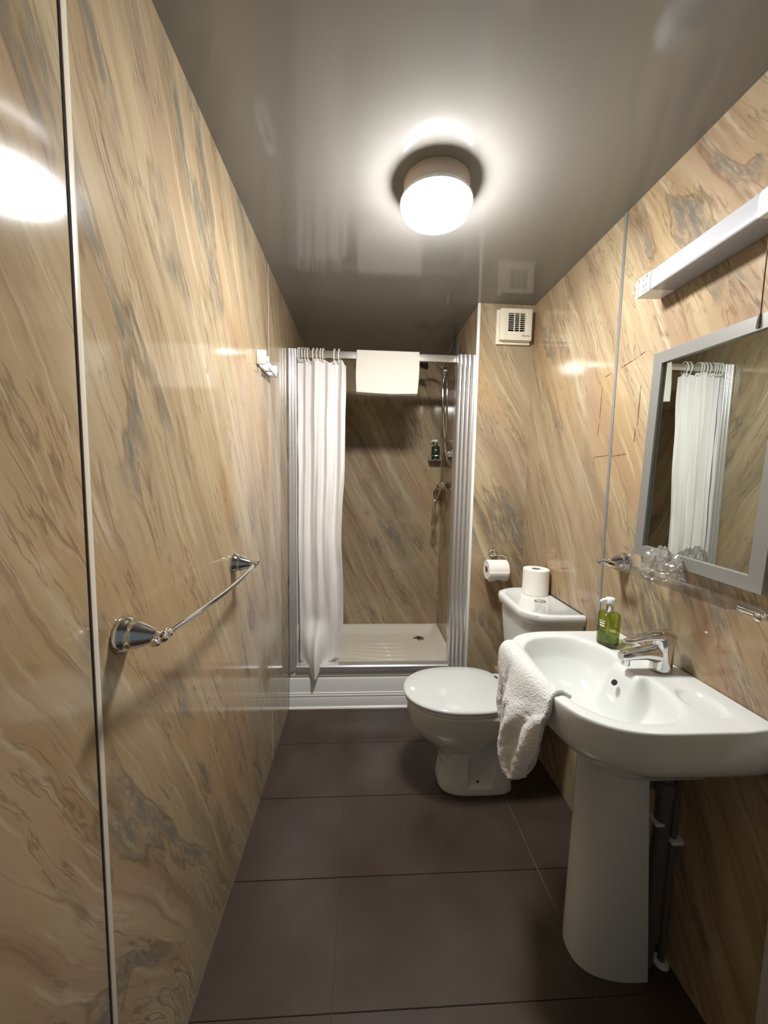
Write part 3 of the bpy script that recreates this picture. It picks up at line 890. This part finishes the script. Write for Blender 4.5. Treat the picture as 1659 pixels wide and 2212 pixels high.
def smooth_tab(z):
    vals = [0] * 5; wt = 0
    for d, w in ((-.010, 1), (-.005, 2), (0, 3), (.005, 2), (.010, 1)):
        r = lerp_table(TAB, min(max(z + d, 0), .386)); wt += w
        vals = [a + b * w for a, b in zip(vals, r)]
    return [a / wt for a in vals]
rings = []
zz = [0, .003] + [.006 + (.386 - .006) * k / 84 for k in range(85)]
for z in zz:
    xmin, xmax, hw, ne, xc = smooth_tab(z) if .02 < z < .37 else lerp_table(TAB, z)
    dense = []
    for k in range(720):
        a = 2 * PI * k / 720
        ca, sa = math.cos(a), math.sin(a)
        e = ne if ca < 0 else 4.5
        dense.append((xc + (xmax - xc if ca > 0 else xc - xmin) * math.copysign(abs(ca) ** (2 / e), ca), hw * math.copysign(abs(sa) ** (2 / e), sa), z))
    ring = []
    for p_ in resample(dense, 260):
        x, y = p_.x, p_.y
        if abs(y) > .04:
            y -= math.copysign(.040 * sm(-.002, .026, polydist(x, z)), y)
        ring.append(Vector((x, CY + y, z)))
    rings.append(ring)
mesh('pan', *loftg(rings), CERAMIC, wc, 50)
def egg(xmin, xmax, hw, z, xc=.42, n=96):
    out = []
    for k in range(n):
        a = 2 * PI * k / n; ca, sa = math.cos(a), math.sin(a)
        e = 2.15 if ca < 0 else 3.0
        out.append(Vector((xc + (xmax - xc if ca > 0 else xc - xmin) * math.copysign(abs(ca) ** (2 / e), ca), CY + hw * math.copysign(abs(sa) ** (2 / e), sa), z)))
    return out
mesh('seat', *loftg([egg(.196, .615, .166, .3865), egg(.188, .62, .172, .389), egg(.187, .62, .173, .397), egg(.192, .618, .170, .401)]), CERAMIC, wc, 50)
mesh('lid', *loftg([egg(.190, .62, .170, .4015), egg(.183, .625, .176, .404), egg(.181, .625, .178, .411), egg(.184, .622, .175, .4165), egg(.192, .615, .168, .4195), egg(.25, .57, .125, .4225), egg(.33, .5, .06, .4235)]), CERAMIC, wc, 60)
mesh('screw_hole', *latheg([(0, 0), (.0045, 0), (.0045, .002), (0, .003)], (.492, CY - .080, .050), (0, -1, .1), 14), DARK, wc, 40)  # dark disc standing in for the shade inside the screw hole
for s in (-1, 1):
    mesh('hinge', *latheg([(0, 0), (.011, 0), (.011, .03), (0, .03)], (.605, CY + s * .07, .39), (0, 0, 1), 16), CHROME, wc, 40)
CI = (.618, .842)
def cring(xf, hw, z, r, n=10):
    # flat back on the wall, large-radius front corners
    out = [Vector((CI[1], CY - hw, z)), Vector((CI[1], CY + hw, z))]
    rx, ry = r
    for k in range(n + 1):
        a = PI / 2 * k / n
        out.append(Vector((xf + rx - rx * math.sin(a), CY + hw - ry + ry * math.cos(a), z)))
    for k in range(n + 1):
        a = PI / 2 * k / n
        out.append(Vector((xf + rx - rx * math.cos(a), CY - hw + ry - ry * math.sin(a), z)))
    return out
cis = mesh('cistern', *loftg([cring(.70, .135, .388, (.08, .06)), cring(.672, .152, .42, (.09, .07)), cring(.652, .168, .55, (.10, .08)), cring(.636, .180, .70, (.11, .09)), cring(.633, .183, .762, (.11, .09))]), CERAMIC, wc, 50)
LZ = .800
mesh('cistern_lid', *loftg([cring(.627, .187, .757, (.115, .095)), cring(.621, .191, .762, (.115, .095)), cring(.617, .194, .785, (.115, .095)), cring(.620, .192, .796, (.113, .093)), cring(.628, .186, LZ, (.110, .09)), cring(.640, .176, LZ + .0005, (.105, .085)), cring(.650, .168, LZ - .003, (.10, .08))]), CERAMIC, wc, 50)
bt_ = mesh('flush_button', *latheg([(0, LZ - .004), (.024, LZ - .004), (.024, LZ + .001), (.021, LZ + .004), (0, LZ + .005)], (.750, CY - .014, 0), seg=28), CHROME, wc, 40)
mesh('soil_pipe', *tubeg(spline([(.640, CY, .19), (.71, CY + .01, .19), (.765, CY + .07, .188), (.785, CY + .16, .186), (.787, 1.834, .184)], 6), .043, 20), SHADEP, wc, 60)

# ------------------------------------------------------------------ toilet rolls and holder
def rollg(org, axis, r, rc, L_):
    return latheg([(rc, 0), (r - .002, 0), (r, .002), (r, L_ - .002), (r - .002, L_), (rc, L_), (rc, 0)], org, axis, 48)
r2 = thing('toilet_roll', (.783, 1.610, LZ), 'spare toilet roll standing upright on the cistern lid', 'toilet roll')
mesh('paper', *rollg((.783, 1.610, LZ - .0025), (0, 0, 1), .056, .020, .114), PAPER, r2, 40)
mesh('core', *latheg([(.0198, .001), (.0198, .112), (.0185, .112), (.0185, .001), (.0198, .001)], (.783, 1.610, LZ - .0025), seg=24), CARD, r2, 40)
hd = thing('roll_holder', (.68, YBOX, .85), 'chrome wall-mounted toilet roll holder beside the shower', 'roll holder')
mesh('rose', *latheg([(0, 0), (.024, 0), (.0245, .005), (.020, .012), (.012, .015), (.010, .022), (.011, .030), (.006, .036), (0, .037)], (.684, YBOX - .0005, .924), (0, -1, 0), 28), CHROME, hd, 50)
mesh('arm', *tubeg(spline([(.684, YBOX - .03, .924), (.700, YBOX - .036, .922), (.728, YBOX - .042, .918), (.744, YBOX - .048, .902), (.7465, YBOX - .055, .880), (.7455, YBOX - .060, .868), (.738, YBOX - .062, .866), (.690, YBOX - .062, .866), (.640, YBOX - .062, .866), (.624, YBOX - .062, .870)], 6), .0038, 10), CHROME, hd, 60)
rl = thing('toilet_roll', (.684, YBOX - .062, .80), 'white toilet roll hanging on the chrome wall holder', 'toilet roll')
mesh('paper', *rollg((.632, YBOX - .062, .851), (1, 0, 0), .050, .019, .104), PAPER, rl, 40)
mesh('core', *latheg([(.0188, .001), (.0188, .103), (.0175, .103), (.0175, .001), (.0188, .001)], (.632, YBOX - .062, .851), (1, 0, 0), 24), CARD, rl, 40)
fl_ = mesh('loose_sheet', *gridg(14, 8, lambda u, v: Vector((.633 + .102 * u, YBOX - .062 - .0505 * math.cos(v * 1.25) - .001, .851 - .0505 * math.sin(v * 1.25) - (.006 + .004 * math.sin(u * 9)) * v * v))), PAPER, rl, 60)
solidify(fl_, .0008)

# ------------------------------------------------------------------ shower fittings
RY = 2.36
sf = thing('shower_riser', (XBOX, RY, 1.39), 'curved chrome shower riser rail with hand shower on the shower wall', 'shower')
mesh('riser_rail', *tubeg(spline([(XBOX - .001, RY, 2.125), (.546, RY, 2.095), (.520, RY, 2.040), (.500, RY, 1.975), (.490, RY, 1.90), (.490, RY, 1.80), (.498, RY, 1.70), (.508, RY, 1.58), (.519, RY, 1.49), (.535, RY, 1.43), (XBOX - .001, RY, 1.392)], 6), .0095, 14), CHROME, sf, 60)
mesh('top_wedge', *join(prismg([(XBOX - .001, 2.175), (XBOX - .006, 2.172), (.540, 2.10), (.534, 2.060), (XBOX - .010, 2.060), (XBOX - .001, 2.075)], 'y', RY - .022, RY + .022)), DARKG, sf, 30)  # dark grey wedge around the top end of the riser
ho = mesh('handset_holder', *latheg([(0, -.026), (.016, -.025), (.022, -.016), (.024, 0), (.022, .014), (.014, .022), (0, .024)], (.500, RY - .004, 1.975), (1, -.15, -.1), 24), CHROME, sf, 60)
hs = mesh('hand_shower', *tubeg(spline([(.485, RY - .012, 1.985), (.462, RY - .014, 2.008), (.435, RY - .016, 2.022), (.405, RY - .018, 2.028), (.39, RY - .018, 2.026)], 6), [.0085] * 25, 12), CHROME, sf, 60)
mesh('spray_head', *latheg([(0, .022), (.014, .020), (.026, .008), (.036, -.010), (.036, -.016), (0, -.018)], (.362, RY - .018, 2.010), (.45, 0, 1), 28), BLACKP, hs, 40)
mesh('hose_guide', *latheg([(.0105, -.004), (.0145, -.004), (.0145, .004), (.0105, .004), (.0105, -.004)], (.520, RY, 1.487), (.2, 0, 1), 20), CHROME, sf, 40)
mesh('dish_arm', *boxg(.526, XBOX - .0005, RY - .045, RY + .02, 1.445, 1.480, .006), pmat('clear_dish', lin(190, 186, 178), .08, metal=.6), sf, 30)
HP = [(.500, 2.350, 1.955), (.509, 2.335, 1.90), (.512, 2.335, 1.75), (.513, 2.34, 1.60), (.505, 2.37, 1.50), (.503, 2.40, 1.40), (.510, 2.42, 1.30), (.509, 2.44, 1.24), (.497, 2.46, 1.19), (.482, 2.475, 1.13), (.471, 2.48, 1.07), (.465, 2.48, 1.01), (.474, 2.478, .985), (.487, 2.475, 1.01), (.484, 2.47, 1.07), (.476, 2.48, 1.12), (.483, 2.49, 1.17), (.481, 2.52, 1.215), (.505, 2.545, 1.245)]
mesh('hose', *tubeg(spline(HP, 7), .0065, 10), CHROME, sf, 60)
vv = thing('shower_valve', (.525, 2.42, 1.24), 'chrome bar shower valve on the right shower wall', 'shower valve')
mesh('bar', *latheg([(0, 0), (.017, 0), (.019, .004), (.019, .206), (.017, .21), (0, .21)], (.520, 2.325, 1.266), (0, 1, 0), 24), CHROME, vv, 40)
for y, s in ((2.322, -1), (2.538, 1)):
    mesh('knob', *latheg([(0, 0), (.021, 0), (.023, .005), (.021, .045), (.018, .05), (0, .05)], (.520, y, 1.266), (0, s, 0), 20), CHROME, vv, 40)
for y in (2.36, 2.505):
    mesh('wall_rose', *latheg([(0, 0), (.028, 0), (.027, .006), (.016, .012), (.014, .030), (0, .03)], (XBOX - .0005, y, 1.266), (-1, 0, 0), 24), CHROME, vv, 40)
ss = thing('soap_shelf', (.515, 2.61, 1.44), 'small chrome wire soap shelf in the shower corner', 'shelf')
mesh('shelf_plate', *boxg(.458, XBOX - .0005, 2.585, YB - .0005, 1.436, 1.441, .001), CHROME, ss, 30)
mesh('guard_rail', *tubeg([(.462, YB - .002, 1.470), (.462, 2.592, 1.470), (.470, 2.586, 1.470), (XBOX - .002, 2.586, 1.470)], .003, 8), CHROME, ss, 60)
soap_bottle(.505, 2.628, 1.4415, 'dark green bottle with white pump on the shower corner shelf', H_=.098, r=.029, glass=DARKGR, liquid=DARKGR, base=DARKBASE, turn=PI, lettering=False)

# ------------------------------------------------------------------ pipes under the basin
wp = thing('waste_pipe', (.79, .875, 0), 'white-grey waste pipe, darkened for shade, behind the basin pedestal', 'pipe')
mesh('pipe', *tubeg([(.785, .868, .0), (.790, .866, .20), (.795, .862, .45), (.795, .862, .66)], .019, 18), SHADEP, wp, 60)
mesh('nut', *latheg([(.019, 0), (.027, .002), (.027, .035), (.019, .038)], (.795, .862, .50), seg=12), SHADEP, wp, 30)
mesh('trap', *latheg([(0, 0), (.028, .003), (.033, .02), (.033, .10), (.022, .115), (0, .116)], (.752, .892, .505), seg=24), SHADEP, wp, 50)
mesh('clip', *boxg(.765, .800, .845, .880, .418, .426, .002), WHITEP, wp, 30)
sp2 = thing('supply_pipe', (.832, .85, 0), 'thin water supply pipe clipped to the wall behind the pedestal', 'pipe')
mesh('pipe', *tubeg([(.826, .862, 0), (.826, .860, .30), (.826, .858, .62)], .0085, 12), SHADEP, sp2, 60)
mesh('clip', *boxg(.812, XR - .0005, .843, .874, .366, .376, .002), WHITEP, sp2, 30)
mesh('floor_collar', *latheg([(.009, 0), (.020, 0), (.018, .006), (.009, .010)], (.826, .862, .0005), seg=16), WHITEP, sp2, 40)
